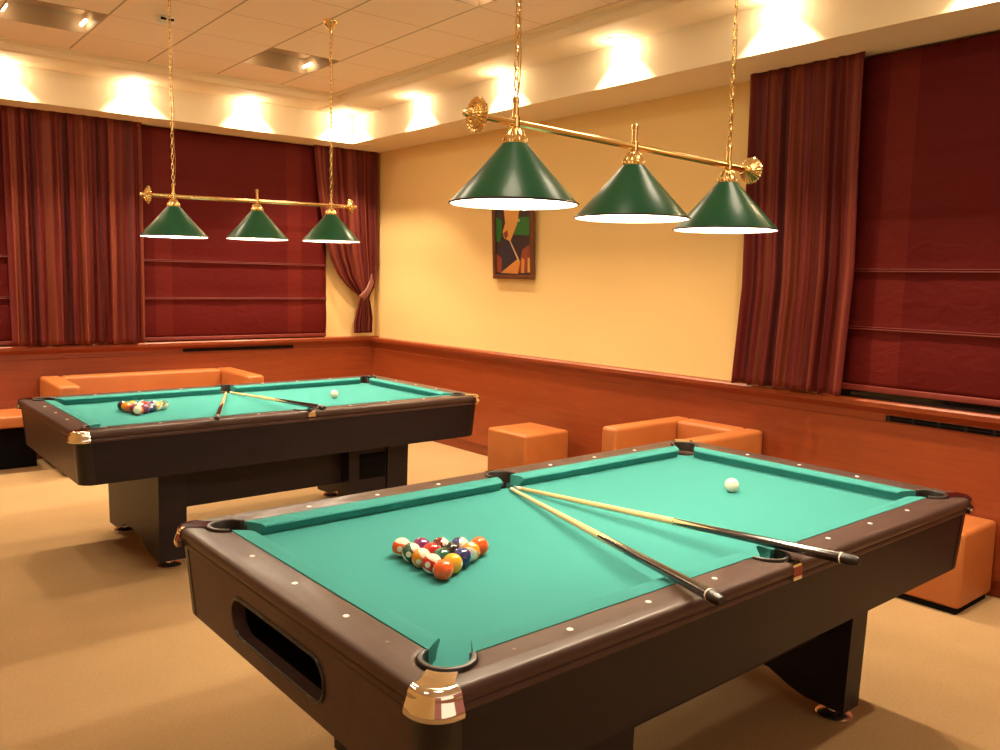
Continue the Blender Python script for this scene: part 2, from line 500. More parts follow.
# roman blinds
def blind(name, lab, M, a0, a1, ax, z0, z1, seams, d, m, nlow):
    r = thing(name, lab, 'roman blind', mw=M, group='red roman blinds')
    prof = []
    zs = [z0] + seams + [z1]
    for q in range(len(zs) - 1):
        for i in range(12):
            u = i / 12; z = zs[q] + (zs[q + 1] - zs[q]) * u
            bulge = .010 * math.sin(PI * u) + (.013 * math.exp(-u * 9) if q else 0)
            prof.append((d + bulge, z))
    prof.append((d, z1))
    na = 24; bm = bmesh.new(); grid = []
    for dd, z in prof:
        row = []
        for i in range(na + 1):
            a = a0 + (a1 - a0) * i / na
            w = dd + .0025 * math.sin(a * 9 + z * 5) + .002 * math.sin(a * 23 - z * 11)
            row.append(bm.verts.new((-w, a, z) if ax == 'y' else (a, -w, z)))
        grid.append(row)
    for A, B in zip(grid, grid[1:]):
        for i in range(na): bm.faces.new((A[i], A[i + 1], B[i + 1], B[i]))
    o = obj('fabric', bm, m, r, smooth=60)
    sm = o.modifiers.new('solid', 'SOLIDIFY'); sm.thickness = .003
    for q, z in enumerate(seams[:nlow]):
        for k in (0, .012):
            p = [(-d - .017, a0, z + k), (-d - .017, a1, z + k)] if ax == 'y' else [(a0, -d - .017, z + k), (a1, -d - .017, z + k)]
            obj('seam_piping', tube(p, .0035 if k == 0 else .0025, segs=8), M_piping, r)
    g = bx(-d - .010, -d + .006, a0, a1, z0 - .028, z0 + .004, bev=.004) if ax == 'y' else bx(a0, a1, -d - .010, -d + .006, z0 - .028, z0 + .004, bev=.004)
    obj('bottom_bar', g, M_piping, r)
blind('roman_blind', 'dark red roman blind of the window on the right wall', MR, -1.6 - 2, .62 - 2, 'y', .975, 2.725,
      [1.285, 1.595, 1.905, 2.225, 2.53], .055, fabric_blind('red_blind_right', [(.365 - 2, .075), (-.7 - 2, .075)], 1), 2)
blind('roman_blind', 'dark red roman blind on the back wall behind the far lamp', MB, .10 - 1, 1.885 - 1, 'x', .955, 2.73,
      [1.29, 1.61, 1.96, 2.36], .05, fabric_blind('red_blind_back', [(.36 - 1, .07), (1.56 - 1, .07)], 0), 2)
blind('roman_blind', 'dark red roman blind at the left edge of the photo, mostly behind the curtain', MB, -2.5 - 1, -.55 - 1, 'x', .955, 2.73,
      [1.29, 1.61, 1.96, 2.36], .05, fabric_blind('red_blind_left', [(-.75 - 1, .05)], 0), 2)

# curtains
def curtain_mesh(zs, left, right, depth, nfold, amp, ax, seed, nu=220):
    rnd = random.Random(seed)
    ph = [rnd.uniform(0, 6.28) for _ in range(6)]
    warp = [(rnd.uniform(.15, .45), rnd.uniform(1, 4)) for _ in range(3)]
    bm = bmesh.new(); uvl = bm.loops.layers.uv.new('UVMap'); grid = []
    z0, z1 = zs[0], zs[-1]
    for z in zs:
        h = (z - z0) / (z1 - z0); row = []
        L, R = left(z), right(z); am = amp(z)
        for i in range(nu + 1):
            u = i / nu
            uu = u + sum(a * .05 * math.sin(2 * PI * (k * u) + p) for (a, k), p in zip(warp, ph))
            w = math.sin(2 * PI * nfold * uu + .5 * math.sin(3 * h + ph[3]))
            w = w + .35 * math.sin(2 * PI * nfold * 2.3 * uu + ph[4] + h) + .18 * (1 - h) * math.sin(2 * PI * nfold * .37 * u + ph[5] + 2 * h)
            dd = depth(z) + am * w
            a = L + (R - L) * u + am * .25 * math.cos(2 * PI * nfold * uu)
            row.append((bm.verts.new((-dd, a, z) if ax == 'y' else (a, -dd, z)), u, h))
        grid.append(row)
    for A, B in zip(grid, grid[1:]):
        for i in range(nu):
            q = (A[i], A[i + 1], B[i + 1], B[i])
            f = bm.faces.new([v for v, _, _ in q])
            for l, (_, u, h) in zip(f.loops, q): l[uvl].uv = (u, h)
    return bm
def lerp_pts(P):
    def f(z):
        for (za, va), (zb, vb) in zip(P, P[1:]):
            if z <= zb:
                k = max(0, (z - za) / (zb - za)); k = k * k * (3 - 2 * k) if False else k
                return va + (vb - va) * k
        return P[-1][1]
    return f
def frange(a, b, n): return [a + (b - a) * i / n for i in range(n + 1)]
def heading(bm_args): pass

cr = thing('curtain', 'striped dark red curtain hanging straight beside the right window', 'curtain', mw=MR, group='red striped curtains')
o = obj('fabric', curtain_mesh(frange(.915, 2.737, 44), lerp_pts([(.9, .545 - 2), (1.6, .515 - 2), (2.74, .545 - 2)]), lerp_pts([(.9, 1.265 - 2), (1.5, 1.225 - 2), (2.74, 1.245 - 2)]),
    lambda z: .135, 7.6, lerp_pts([(.9, .030), (2.0, .024), (2.6, .016), (2.74, .007)]), 'y', 3), M_curtain, cr, smooth=80)
o.modifiers.new('solid', 'SOLIDIFY').thickness = .003

cr = thing('curtain', 'wide striped dark red curtain hanging straight at the left of the back wall', 'curtain', mw=MB, group='red striped curtains')
o = obj('fabric', curtain_mesh(frange(.925, 2.737, 44), lambda z: -.815 - 1, lerp_pts([(.9, .165 - 1), (2.74, .185 - 1)]),
    lambda z: .135, 9.4, lerp_pts([(.9, .034), (2.0, .026), (2.6, .016), (2.74, .007)]), 'x', 11, 260), M_curtain, cr, smooth=80)
o.modifiers.new('solid', 'SOLIDIFY').thickness = .003

cr = thing('curtain', 'dark red curtain tied back in the far corner of the room', 'curtain', mw=MB, group='red striped curtains')
zs = frange(.955, 1.30, 14) + frange(1.33, 2.737, 34)
left = lerp_pts([(.95, 2.155 - 1), (1.05, 2.150 - 1), (1.20, 2.185 - 1), (1.31, 2.225 - 1), (1.40, 2.10 - 1), (1.52, 1.985 - 1), (1.70, 1.895 - 1), (1.95, 1.83 - 1), (2.30, 1.775 - 1), (2.74, 1.735 - 1)])
right = lerp_pts([(.95, 2.36 - 1), (1.10, 2.37 - 1), (1.31, 2.33 - 1), (1.42, 2.40 - 1), (1.60, 2.43 - 1), (2.74, 2.43 - 1)])
o = obj('fabric', curtain_mesh(zs, left, right, lambda z: .115, 5.6, lerp_pts([(.95, .026), (1.2, .022), (1.31, .012), (1.5, .02), (2.0, .026), (2.6, .018), (2.74, .008)]), 'x', 21), M_curtain, cr, smooth=80)
o.modifiers.new('solid', 'SOLIDIFY').thickness = .003
bm = bmesh.new()
p0, p1 = Vector((2.215 - 1, -.158, 1.30)), Vector((2.415 - 1, -.060, 1.60))
N = 14; rows = []
for i in range(N + 1):
    k = i / N; p = p0.lerp(p1, k) + Vector((0, -.045 * math.sin(PI * k), -.035 * math.sin(PI * k)))
    w = .036 - .012 * k
    rows.append([bm.verts.new(p + Vector((-.8 * w * s, -.006 * (1 - s * s), .62 * w * s))) for s in (-1, -.5, 0, .5, 1)])
for A, B in zip(rows, rows[1:]):
    for j in range(4): bm.faces.new((A[j], A[j + 1], B[j + 1], B[j]))
o = obj('tieback', bm, M_tie, cr, smooth=80); o.modifiers.new('solid', 'SOLIDIFY').thickness = .006

# ------------------------------------------------------------------ framed picture
pic = thing('framed_picture', 'framed painting of a pool player on the yellow wall under the front lamp', 'picture', mw=MR @ Matrix.Translation(RL(3.465, .012, 1.52)) @ Matrix.Rotation(-.05, 4, 'Y'))
W2, HP = .25, .74
bm = bmesh.new()
for a in (((-.028, 0), (-W2, W2), (0, .035)), ((-.028, 0), (-W2, W2), (HP - .035, HP)), ((-.028, 0), (-W2, -W2 + .035), (.035, HP - .035)), ((-.028, 0), (W2 - .035, W2), (.035, HP - .035))):
    add_box(bm, a[0][0], a[0][1], a[1][0], a[1][1], a[2][0], a[2][1], bev=.005, seg=2)
obj('frame', bm, M_frame, pic)
PC = [mat('paint_' + n, c, .6) for n, c in (('night', (.035, .018, .02)), ('green', (.02, .16, .025)), ('skin', (.62, .24, .05)), ('navy', (.03, .02, .035)),
      ('rust', (.25, .05, .02)), ('gold', (.70, .36, .09)), ('pale', (.62, .40, .22)))]
bm = bmesh.new(); add_box(bm, -.010, -.002, -W2 + .03, W2 - .03, .03, HP - .03)
def paint(poly, mi, lvl):     # outline in picture coords: u to the viewer's right (0..1), v up (0..1)
    x = -.0105 - .0004 * lvl
    fs = bm.faces.new([bm.verts.new((x, (W2 - .035) - u * (2 * W2 - .07), .035 + vv * (HP - .07))) for u, vv in poly])
    fs.material_index = mi
paint([(.50, .48), (1, .46), (1, .68), (.55, .68)], 1, 1)
paint([(0, .40), (.16, .40), (.18, .66), (0, .70)], 1, 1)
paint([(.08, .04), (.60, .05), (.62, .26), (.52, .44), (.14, .46), (.05, .2)], 3, 2)
paint([(0, .03), (.14, .03), (.16, .20), (.0, .26)], 4, 3)
paint([(.30, .98), (.66, .98), (.70, .78), (.62, .60), (.42, .40), (.24, .44), (.20, .52), (.28, .62), (.24, .80)], 5, 3)
paint([(.22, .50), (.34, .54), (.36, .47), (.28, .43)], 4, 4)
paint([(.12, .02), (.60, .18), (.70, .16), (.62, .01)], 2, 4)
paint([(.64, .02), (.98, .02), (.98, .36), (.76, .30)], 4, 3)
paint([(.72, .02), (.80, .02), (.82, .18), (.74, .2)], 2, 4)
paint([(.90, .03), (.97, .03), (.97, .20), (.91, .2)], 5, 4)
paint([(.38, .42), (.41, .42), (.68, .17), (.64, .16)], 6, 5)
paint([(.80, .74), (.92, .76), (.92, .84), (.80, .84)], 6, 4)
paint([(.60, .63), (.70, .63), (.70, .66), (.60, .66)], 6, 4)
obj('canvas', bm, PC, pic, smooth=0)

# ------------------------------------------------------------------ seating
def rbox(x0, x1, y0, y1, z0, z1, r=.022):
    return bx(x0, x1, y0, y1, z0, z1, bev=r, seg=4)
def puff(bm, amt):
    return bm
def ottoman(label, x0, x1, y0, y1, h, rz):
    cx, cy = (x0 + x1) / 2, (y0 + y1) / 2; a, b = (x1 - x0) / 2, (y1 - y0) / 2
    r = thing('ottoman', label, 'ottoman', (cx, cy, 0), rz, 'orange leather cube ottomans')
    bm = bmesh.new(); add_box(bm, -a, a, -b, b, .03, h, bev=.022, seg=4)
    obj('upholstered_cube', bm, M_leather, r)
    obj('plinth', bx(-a + .02, a - .02, -b + .02, b - .02, 0, .032), M_black, r)
    s = .006
    pts = []
    for (px, py) in rrect(-a + .004, a - .004, -b + .004, b - .004, .022, 4): pts.append((px, py, h - .024))
    obj('seam', tube(pts, .0028, segs=6, closed=True), M_leather, r)
ottoman('orange leather cube ottoman standing alone by the panelling, between the two tables', 1.845, 2.275, 2.57, 3.00, .425, .0132)
ottoman('orange leather cube ottoman behind the right end of the front table', 2.07, 2.455, -.255, .145, .395, .0132)

def sofa(name, label, cat, M, w, dpt, h, arm, seat_h, cushions):
    """local frame: back against y=0, extends to -dpt; x from 0 to w"""
    r = thing(name, label, cat, mw=M)
    obj('base', rbox(arm, w - arm, -dpt + .03, -.05, .05, seat_h - .14, .012), M_leather, r)
    n = cushions; cw = (w - 2 * arm) / n
    for i in range(n):
        obj('seat_cushion', rbox(arm + cw * i + .003, arm + cw * (i + 1) - .003, -dpt + .01, -.15, seat_h - .14, seat_h, .03), M_leather, r)
    obj('backrest', rbox(arm * .98, w - arm * .98, -.16, -.004, .05, h, .024), M_leather, r)
    for x0 in (0, w - arm):
        obj('armrest', rbox(x0, x0 + arm, -dpt, -.002, .03, h, .024), M_leather, r)
    for x in (.05, w - .05):
        for y in (-dpt + .06, -.06):
            obj('foot', lathe([(0, 0), (.022, 0), (.026, .032), (0, .032)], Matrix.Translation((x, y, 0)), 14), M_black, r)
sofa('sofa', 'long orange leather sofa against the back panelling behind the far table', 'sofa', MB @ Matrix.Translation((-.625 - 1, -.066, 0)), 1.56, .76, .675, .15, .41, 2)
sofa('armchair', 'orange leather tub armchair against the right panelling behind the front table', 'armchair',
     MR @ Matrix.Translation((-.066, 1.72 - 2, 0)) @ Matrix.Rotation(-PI / 2, 4, 'Z'), 0.66, .73, .64, .12, .40, 1)
# bench at the left
r = thing('bench', 'backless orange leather bench at the left edge behind the far table', 'bench', mw=MB)
obj('seat', rbox(-2.6 - 1, -.70 - 1, -.48, -.064, .34, .432, .02), M_leather, r)
obj('plinth', bx(-2.55 - 1, -.70 - 1, -.30, -.066, 0, .331), M_black, r)  # matt black puts in the shade under the overhanging seat

# ------------------------------------------------------------------ pool tables
ZR, ZS = .79, .750
NX, NY = 1.005, .490            # cushion noses
CX, CY = 1.055, .538            # wood starts
OXR, OYR = 1.172, .648          # outer rail edge
PC_C, PR_C = (1.053, .534), .044
PC_S, PR_S = (0, .560), .046
def arc(cx, cy, r, a0, a1, n):
    return [(cx + r * math.cos(math.radians(a0 + (a1 - a0) * i / n)), cy + r * math.sin(math.radians(a0 + (a1 - a0) * i / n))) for i in range(n + 1)]
def wood_inner():
    """inner outline of the wooden rail frame with its six pocket bays (counter-clockwise)"""
    out = []
    (px, py), r = PC_C, PR_C + .012
    (sx, sy), rs = PC_S, PR_S + .010
    # first quadrant bay angles where the circle meets the straight edges
    aR = -math.degrees(math.acos((CX - px) / r))
    aT = 180 - math.degrees(math.asin((CY - py) / r))
    q1 = arc(px, py, r, aR, aT, 20)
    q2 = [(-x, y) for x, y in q1][::-1]; q3 = [(-x, -y) for x, y in q1]; q4 = [(x, -y) for x, y in q1][::-1]
    b = math.degrees(math.asin((CY - sy) / rs))
    top = arc(sx, sy, rs, b, 180 - b, 16)
    bot = [(-x, -y) for x, y in top]
    return q1 + top + q2 + q3 + bot + q4

def cushion(length_from, length_to, sign_a, sign_b, ka, kb, place):
    """bar along u between the two nose ends; ka/kb = how far the facings run back; place(u, t, z)"""
    prof = [(.056, ZR + .0005), (.030, ZR + .001), (.010, ZR - .001), (.002, ZR - .0045), (0, ZR - .009), (.003, ZR - .014), (.014, ZR - .024), (.020, ZS + .001), (.056, ZS + .001)]
    bm = bmesh.new(); A = []; B = []
    for tt, z in prof:
        A.append(bm.verts.new(place(length_from - ka * tt, tt, z)))
        B.append(bm.verts.new(place(length_to + kb * tt, tt, z)))
    n = len(prof)
    for i in range(n):
        j = (i + 1) % n
        bm.faces.new((A[i], A[j], B[j], B[i]))
    bm.faces.new(A[::-1]); bm.faces.new(B)
    return bm

def pool_table(label, loc, rz, legs, slot_end, ret):
    r = thing('pool_table', label, 'pool table', loc, rz, 'pool tables with green cloth')
    inner = wood_inner()
    # wooden rails: rounded top board and a stepped moulding under it
    obj('rail_frame', slab('rail_frame', [rrect(-OXR, OXR, -OYR, OYR, .055, 10), inner], ZR - .036, ZR, .0145), M_rail, r, smooth=50)
    obj('rail_moulding', slab('rail_moulding', [rrect(-OXR + .010, OXR - .010, -OYR + .010, OYR - .010, .05, 10), rrect(-CX - .02, CX + .02, -CY - .05, CY + .05, .03, 6)], ZR - .056, ZR - .0365, .006), M_rail, r, smooth=50)
    # bed
    holes = [circ(sx * PC_C[0], sy * PC_C[1], PR_C, 28) for sx in (-1, 1) for sy in (-1, 1)] + [circ(0, s * PC_S[1], PR_S, 28) for s in (-1, 1)]
    obj('cloth_bed', slab('cloth_bed', [rrect(-1.10, 1.10, -.588, .588, .002, 2)], ZS - .03, ZS) if False else bed_mesh(), M_cloth, r, smooth=20)
    # cushions
    m = .045; ms = .052
    for s in (-1, 1):
        for (a, b, ka, kb) in ((-NX + m, -ms, .70, .35), (ms, NX - m, .35, .70)):
            obj('cushion', cushion(a, b, 1, 1, ka, kb, lambda u, t, z, s=s: (u, s * (NY + t), z)), M_cloth, r, smooth=30)
        obj('cushion', cushion(-NY + m, NY - m, 1, 1, .70, .70, lambda u, t, z, s=s: (s * (NX + t), u, z)), M_cloth, r, smooth=30)
    # pockets
    for sx in (-1, 1):
        for sy in (-1, 1):
            c = (sx * PC_C[0], sy * PC_C[1]); mid = math.degrees(math.atan2(sy, sx))
            outer = arc(*c, PR_C + .0145, mid - 118, mid + 118, 28); inn = arc(*c, PR_C + .002, mid - 118, mid + 118, 28)[::-1]
            obj('pocket_liner', slab('pocket_liner', [outer + inn], ZS - .02, ZR + .0055, .004), M_rubber, r, smooth=50)
            obj('pocket_cup', lathe([(PR_C + .008, ZS - .012), (PR_C + .004, ZS - .05), (PR_C - .008, ZS - .11), (0, ZS - .12)], Matrix.Translation((*c, 0)), 28), M_black, r)
    for s in (-1, 1):
        c = (0, s * PC_S[1]); mid = 90 * s
        outer = arc(*c, PR_S + .0125, mid - 100, mid + 100, 24); inn = arc(*c, PR_S + .002, mid - 100, mid + 100, 24)[::-1]
        obj('pocket_liner', slab('pocket_liner', [outer + inn], ZS - .02, ZR + .0055, .004), M_rubber, r, smooth=50)
        obj('pocket_cup', lathe([(PR_S + .007, ZS - .012), (PR_S + .003, ZS - .05), (PR_S - .008, ZS - .11), (0, ZS - .12)], Matrix.Translation((*c, 0)), 28), M_black, r)
        # chrome plate wrapping the rail at the side pocket
        bm = bmesh.new()
        yo = OYR + .0025
        pr = [(PC_S[1] + PR_S + .014, ZR + .0015), (OYR - .010, ZR + .002), (OYR - .002, ZR - .003), (yo, ZR - .012), (yo, ZR - .044), (OYR - .006, ZR - .047), (OYR - .006, ZR - .03), (OYR - .012, ZR - .006)]
        add_prism(bm, [(s * y, z) for y, z in pr], 'x', -.020, .020)
        obj('side_plate', bm, M_chrome, r, smooth=30)
    # chrome corner caps
    for sx in (-1, 1):
        for sy in (-1, 1):
            bm = bmesh.new(); rows = []
            rc = .055; c = (OXR - rc, OYR - rc); K = 14
            arcp = [(OXR, OYR - .115), (OXR, OYR - .068)] + arc(*c, rc, 0, 90, K) + [(OXR - .068, OYR), (OXR - .115, OYR)]
            prof = [(.022, ZR + .0026)] + [(.0145 - .0172 * math.sin(math.radians(t)), ZR - .0145 + .0172 * math.cos(math.radians(t))) for t in range(0, 91, 10)] + [(-.0048, ZR - .022), (-.0085, ZR - .031), (-.0115, ZR - .040), (-.0122, ZR - .046), (-.0100, ZR - .051), (.014, ZR - .054)]
            nr = []
            for i, (x, y) in enumerate(arcp):
                if i <= 1: nx, ny = 1, 0
                elif i >= len(arcp) - 2: nx, ny = 0, 1
                else:
                    a = math.radians(90 * (i - 2) / K); nx, ny = math.cos(a), math.sin(a)
                row = []
                for q, (off, z) in enumerate(prof):
                    o = off
                    row.append(bm.verts.new((sx * (x - nx * o), sy * (y - ny * o), z)))
                rows.append(row)
            for A, B in zip(rows[1:-1], rows[2:-1]):
                for j in range(len(prof) - 1): bm.faces.new((A[j], A[j + 1], B[j + 1], B[j]))
            # flat tongue running in towards the pocket
            tip = (sx * (PC_C[0] + (PR_C + .010) * .707), sy * (PC_C[1] + (PR_C + .010) * .707))
            t1 = bm.verts.new((tip[0] + sx * .021, tip[1] - sy * .021, ZR + .0016)); t2 = bm.verts.new((tip[0] - sx * .021, tip[1] + sy * .021, ZR + .0016))
            body = rows[1:-1]
            bm.faces.new([rw[0] for rw in body] + [t2, t1])
            obj('corner_cap', bm, M_chrome, r, smooth=40)
    # sights
    a_, b_, c_ = .2712, .25, .2419
    dot = lathe([(0, .0012), (.0068, .0011), (.0076, 0)], segs=16); dm = finish(dot, 'sight'); dm.materials.append(M_white)
    pts = [(x, s * .583) for s in (-1, 1) for x in (-a_ - 2 * b_, -a_ - b_, -a_, a_, a_ + b_, a_ + 2 * b_)] + [(s * 1.106, y) for s in (-1, 1) for y in (-c_, 0, c_)]
    for p in pts:
        o = new_obj('sight', dm, None, r); o.location = (*p, ZR)
    sw = finish(lathe([(0, .0009), (.0042, .0008), (.005, 0)], segs=12), 'screw_cap'); sw.materials.append(M_screw)
    for p in [(sx * .925, sy * .583) for sx in (-1, 1) for sy in (-1, 1)] + [(sx * .09, sy * .592) for sx in (-1, 1) for sy in (-1, 1)] + [(sx * 1.106, sy * .405) for sx in (-1, 1) for sy in (-1, 1)]:
        o = new_obj('screw_cap', sw, None, r); o.location = (*p, ZR)
    # cabinet: long sides, ends, rounded corner posts
    AX, AY, z0, z1, tp = 1.156, .632, .533, ZR - .055, .014
    SY = .02
    def panel_y(s):
        bm = bmesh.new()
        add_prism(bm, [(s * AY, z1), (s * (AY - tp), z0), (s * (AY - tp - .03), z0), (s * (AY - .03), z1)], 'x', -AX + .055, AX - .055); return bm
    for s in (-1, 1): obj('side_apron', panel_y(s), M_apron, r)
    for s in (-1, 1):
        if s == slot_end:
            # end panel with a stadium-shaped ball return opening
            out = [(-AY + .055, z0), (AY - .055, z0), (AY - .055, z1), (-AY + .055, z1)]
            hole = rrect(SY - .24, SY + .24, .588, .690, .046, 8)
            bm = slab('end_apron', [out, hole], -.015, .015)
            for v in bm.verts:
                y, z, d = v.co.x, v.co.y, v.co.z
                k = (z1 - z) / (z1 - z0)
                v.co = (s * (AX - .015 - tp * k) + d, y, z)
            obj('end_apron', bm, M_rail, r, smooth=20)
            ring = rrect(SY - .244, SY + .244, .584, .694, .050, 8)
            pts = [(s * (AX + .001 - tp * (z1 - z) / (z1 - z0)), y, z) for y, z in ring]
            obj('opening_trim', tube(pts, .0045, segs=8, closed=True), M_post, r)
            bm = bmesh.new()
            hole2 = rrect(SY - .247, SY + .247, .581, .697, .05, 8)
            xa, xb = s * (AX - .025), s * (AX - .20)
            A = [bm.verts.new((xa, y, z)) for y, z in hole2]; B = [bm.verts.new((xb, y, z)) for y, z in hole2]
            for i in range(len(A)): bm.faces.new((A[i], A[(i + 1) % len(A)], B[(i + 1) % len(A)], B[i]))
            bm.faces.new(B)
            obj('ball_return_tray', bm, M_black, r)
        else:
            bm = bmesh.new()
            add_prism(bm, [(s * AX, z1), (s * (AX - tp), z0), (s * (AX - tp - .03), z0), (s * (AX - .03), z1)], 'y', -AY + .055, AY - .055)
            obj('end_apron', bm, M_rail, r)
    for sx in (-1, 1):
        for sy in (-1, 1):
            bm = bmesh.new(); rows = []
            for z, k in ((z1, 0), (z0 + .004, 1), (z0, 1)):
                ex = .002 - .004 * (z == z0)
                rc = .05; x1, y1 = AX - tp * k + ex, AY - tp * k + ex
                p = [(x1, y1 - .066)] + arc(x1 - rc, y1 - rc, rc, 0, 90, 10) + [(x1 - .066, y1)]
                p += [(x1 - .066, y1 - .02)] + arc(x1 - rc, y1 - rc, rc - .02, 90, 0, 6) + [(x1 - .02, y1 - .066)]
                rows.append([bm.verts.new((sx * x, sy * y, z)) for x, y in p])
            for A, B in zip(rows, rows[1:]):
                for i in range(len(A)): bm.faces.new((A[i], A[(i + 1) % len(A)], B[(i + 1) % len(A)], B[i]))
            bm.faces.new(rows[0]); bm.faces.new(rows[-1][::-1])
            obj('corner_post', bm, M_post, r, smooth=40)
    obj('underside', bx(-AX + .04, AX - .04, -AY + .04, AY - .04, z0 + .02, z0 + .04), M_black, r)
    # legs
    for (xa, xb) in legs:
        prof = [(-.445, .045), (-.30, .050), (-.24, .066), (-.15, .105), (0, .118), (.15, .105), (.24, .066), (.30, .050), (.445, .045), (.462, z0 + .03), (-.462, z0 + .03)]
        bm = bmesh.new(); add_prism(bm, prof, 'x', xa, xb)
        es = [e for e in bm.edges]
        lg = obj('leg', bm, M_apron, r, smooth=20)
        for s in (-1, 1):
            M = Matrix.Translation(((xa + xb) / 2, s * .385, 0))
            obj('foot', lathe([(0, 0), (.056, 0), (.062, .004), (.062, .010), (.052, .017), (.020, .024), (.013, .05), (0, .05)], M, 28), M_foot, lg)
    la, lb = legs[0][1], legs[1][0]
    obj('stretcher', bx(la - .005, lb + .005, -.34, .34, .285, z0 + .03, bev=.004, seg=1), M_apron, r)
    if ret:
        (rx0, rx1), ry = ret
        s = 1 if ry > 0 else -1
        bm = bmesh.new(); y0, y1 = sorted((s * .30, ry))
        add_box(bm, rx0, rx1, y0, y1, .19, z0 + .03)
        rb = obj('ball_box', bm, M_apron, r)
        obj('ball_box_window', bx(rx0 + .07, rx1 - .03, ry - .004, ry + .004, .315, .465), M_black, rb)  # flat black plate, the shade inside the opening given as colour
    return r

def bed_mesh():
    """slate bed with its six pocket holes"""
    hx, hy = 1.098, .592
    # outline that bites the six pockets out of the rectangle's edge
    out = []
    (px, py), rr = PC_C, PR_C
    q1 = arc(px, py, rr, -45 - 20, -225 + 20, 20)      # inward-facing half of the corner hole
    q1 = arc(px, py, rr, -70, -200, 20)
    def mir(L, sx, sy):
        M = [(sx * x, sy * y) for x, y in L]
        return M if sx * sy > 0 else M[::-1]
    s1 = arc(0, PC_S[1], PR_S, -20, -160, 18)
    out += [(hx, -hy + .15)] and []
    c1 = [(hx, q1[0][1])] + q1 + [(q1[-1][0], hy)]
    sT = [(s1[0][0], hy)] + s1 + [(s1[-1][0], hy)]
    out = c1 + sT + mir(c1, -1, 1) + mir(c1, -1, -1) + [(-x, -y) for x, y in sT] + mir(c1, 1, -1)
    return slab('cloth_bed', [out], ZS - .03, ZS)

ROT_N, ROT_F = .0158, .0144
near = pool_table('dark brown pool table in the foreground with an oblong opening in its end', (0, 0, 0), ROT_N, [(-.76, -.40), (.715, .820)], -1, ((-.62, -.36), .44))
FC = (.068, 2.9294)
far = pool_table('dark brown pool table behind the front one, nearer the back wall', (FC[0], FC[1], 0), ROT_F, [(-.750, -.610), (.60, .745)], 1, ((.345, .62), -.44))
def Tn(x, y, z): return Matrix.Rotation(ROT_N, 4, 'Z') @ Vector((x, y, z))
def Tf(x, y, z): return Matrix.Translation((FC[0], FC[1], 0)) @ Matrix.Rotation(ROT_F, 4, 'Z') @ Vector((x, y, z))

# ------------------------------------------------------------------ balls
RB = .0265
def ball_mesh(m):
    bm = bmesh.new(); bmesh.ops.create_uvsphere(bm, u_segments=36, v_segments=20, radius=RB)
    me = finish(bm, 'pool_ball', 180); me.materials.append(m); return me
BMESH = {k: ball_mesh(m) for k, m in BM.items()}
def put_ball(kind, P, label, group, rot):
    o = new_obj('pool_ball', BMESH[kind], None); o.location = P; o.rotation_euler = rot
    return tag(o, label, 'pool ball', group)
def rack(T, apex, ang, rows, where, group):
    d = 2 * RB + .0003
    eL = Vector((math.cos(math.radians(ang + 30)), math.sin(math.radians(ang + 30)))); eR = Vector((math.cos(math.radians(ang - 30)), math.sin(math.radians(ang - 30))))
    rnd = random.Random(5)
    for i, row in enumerate(rows):
        for j, (kind, lab) in enumerate(row):
            p = Vector(apex) + d * ((i - j) * eL + j * eR)
            rot = kind_rot.get((where, i, j)) or (rnd.uniform(0, 6.28), rnd.uniform(.3, 1.2), rnd.uniform(0, 6.28))
            put_ball(kind, T(p.x, p.y, ZS + RB + .0003), lab, group, rot)
kind_rot = {('n', 4, 0): (.15, .1, .8), ('n', 1, 0): (.35, .2, .5), ('n', 2, 0): (.75, -.1, .7), ('n', 3, 0): (.9, .1, .7), ('n', 4, 2): (1.2, .2, .7), ('n', 4, 3): (1.1, -.3, .6),
            ('n', 3, 3): (.2, 1.35, .9), ('n', 0, 0): (0, 0, 2.6), ('n', 1, 1): (0, 0, 2.3), ('n', 2, 2): (.3, -.9, .3), ('n', 3, 1): (0, -.9, .9), ('n', 3, 2): (0, -.8, .8), ('n', 4, 1): (0, -.5, .6),
            ('n', 4, 4): (0, .2, 2.5), ('n', 2, 1): (0, -1.0, .6)}
fr = 'in the rack on the front table'
rows_n = [
 [('orange', 'orange ball at the tip of the triangle nearest the camera on the front table')],
 [('red_s', 'red and white striped ball just left of the orange tip ball, front table'), ('yellow', 'solid yellow ball just right of the orange tip ball, front table')],
 [('amber_s', 'yellow and white striped ball third along the left edge of the front rack'), ('green', 'dark green ball in the middle of the front rack'), ('blue', 'solid navy blue ball third along the right edge of the front rack')],
 [('green_s', 'green and white striped ball fourth along the left edge of the front rack'), ('red', 'solid red ball inside the front rack beside the purple ball'), ('black', 'black ball inside the front rack'), ('amber_s', 'amber striped ball with its white side out on the right edge of the front rack')],
 [('orange_s', 'orange red striped ball at the left corner of the front rack'), ('purple', 'solid purple ball in the far row of the front rack'), ('maroon_s', 'white topped striped ball in the middle of the far row of the front rack'), ('blue_s', 'white ball with a blue stripe in the far row of the front rack'), ('orange', 'orange red ball at the right corner of the front rack')]]
rack(Tn, (-.750, -.104), 56, rows_n, 'n', 'racked balls on the front table')
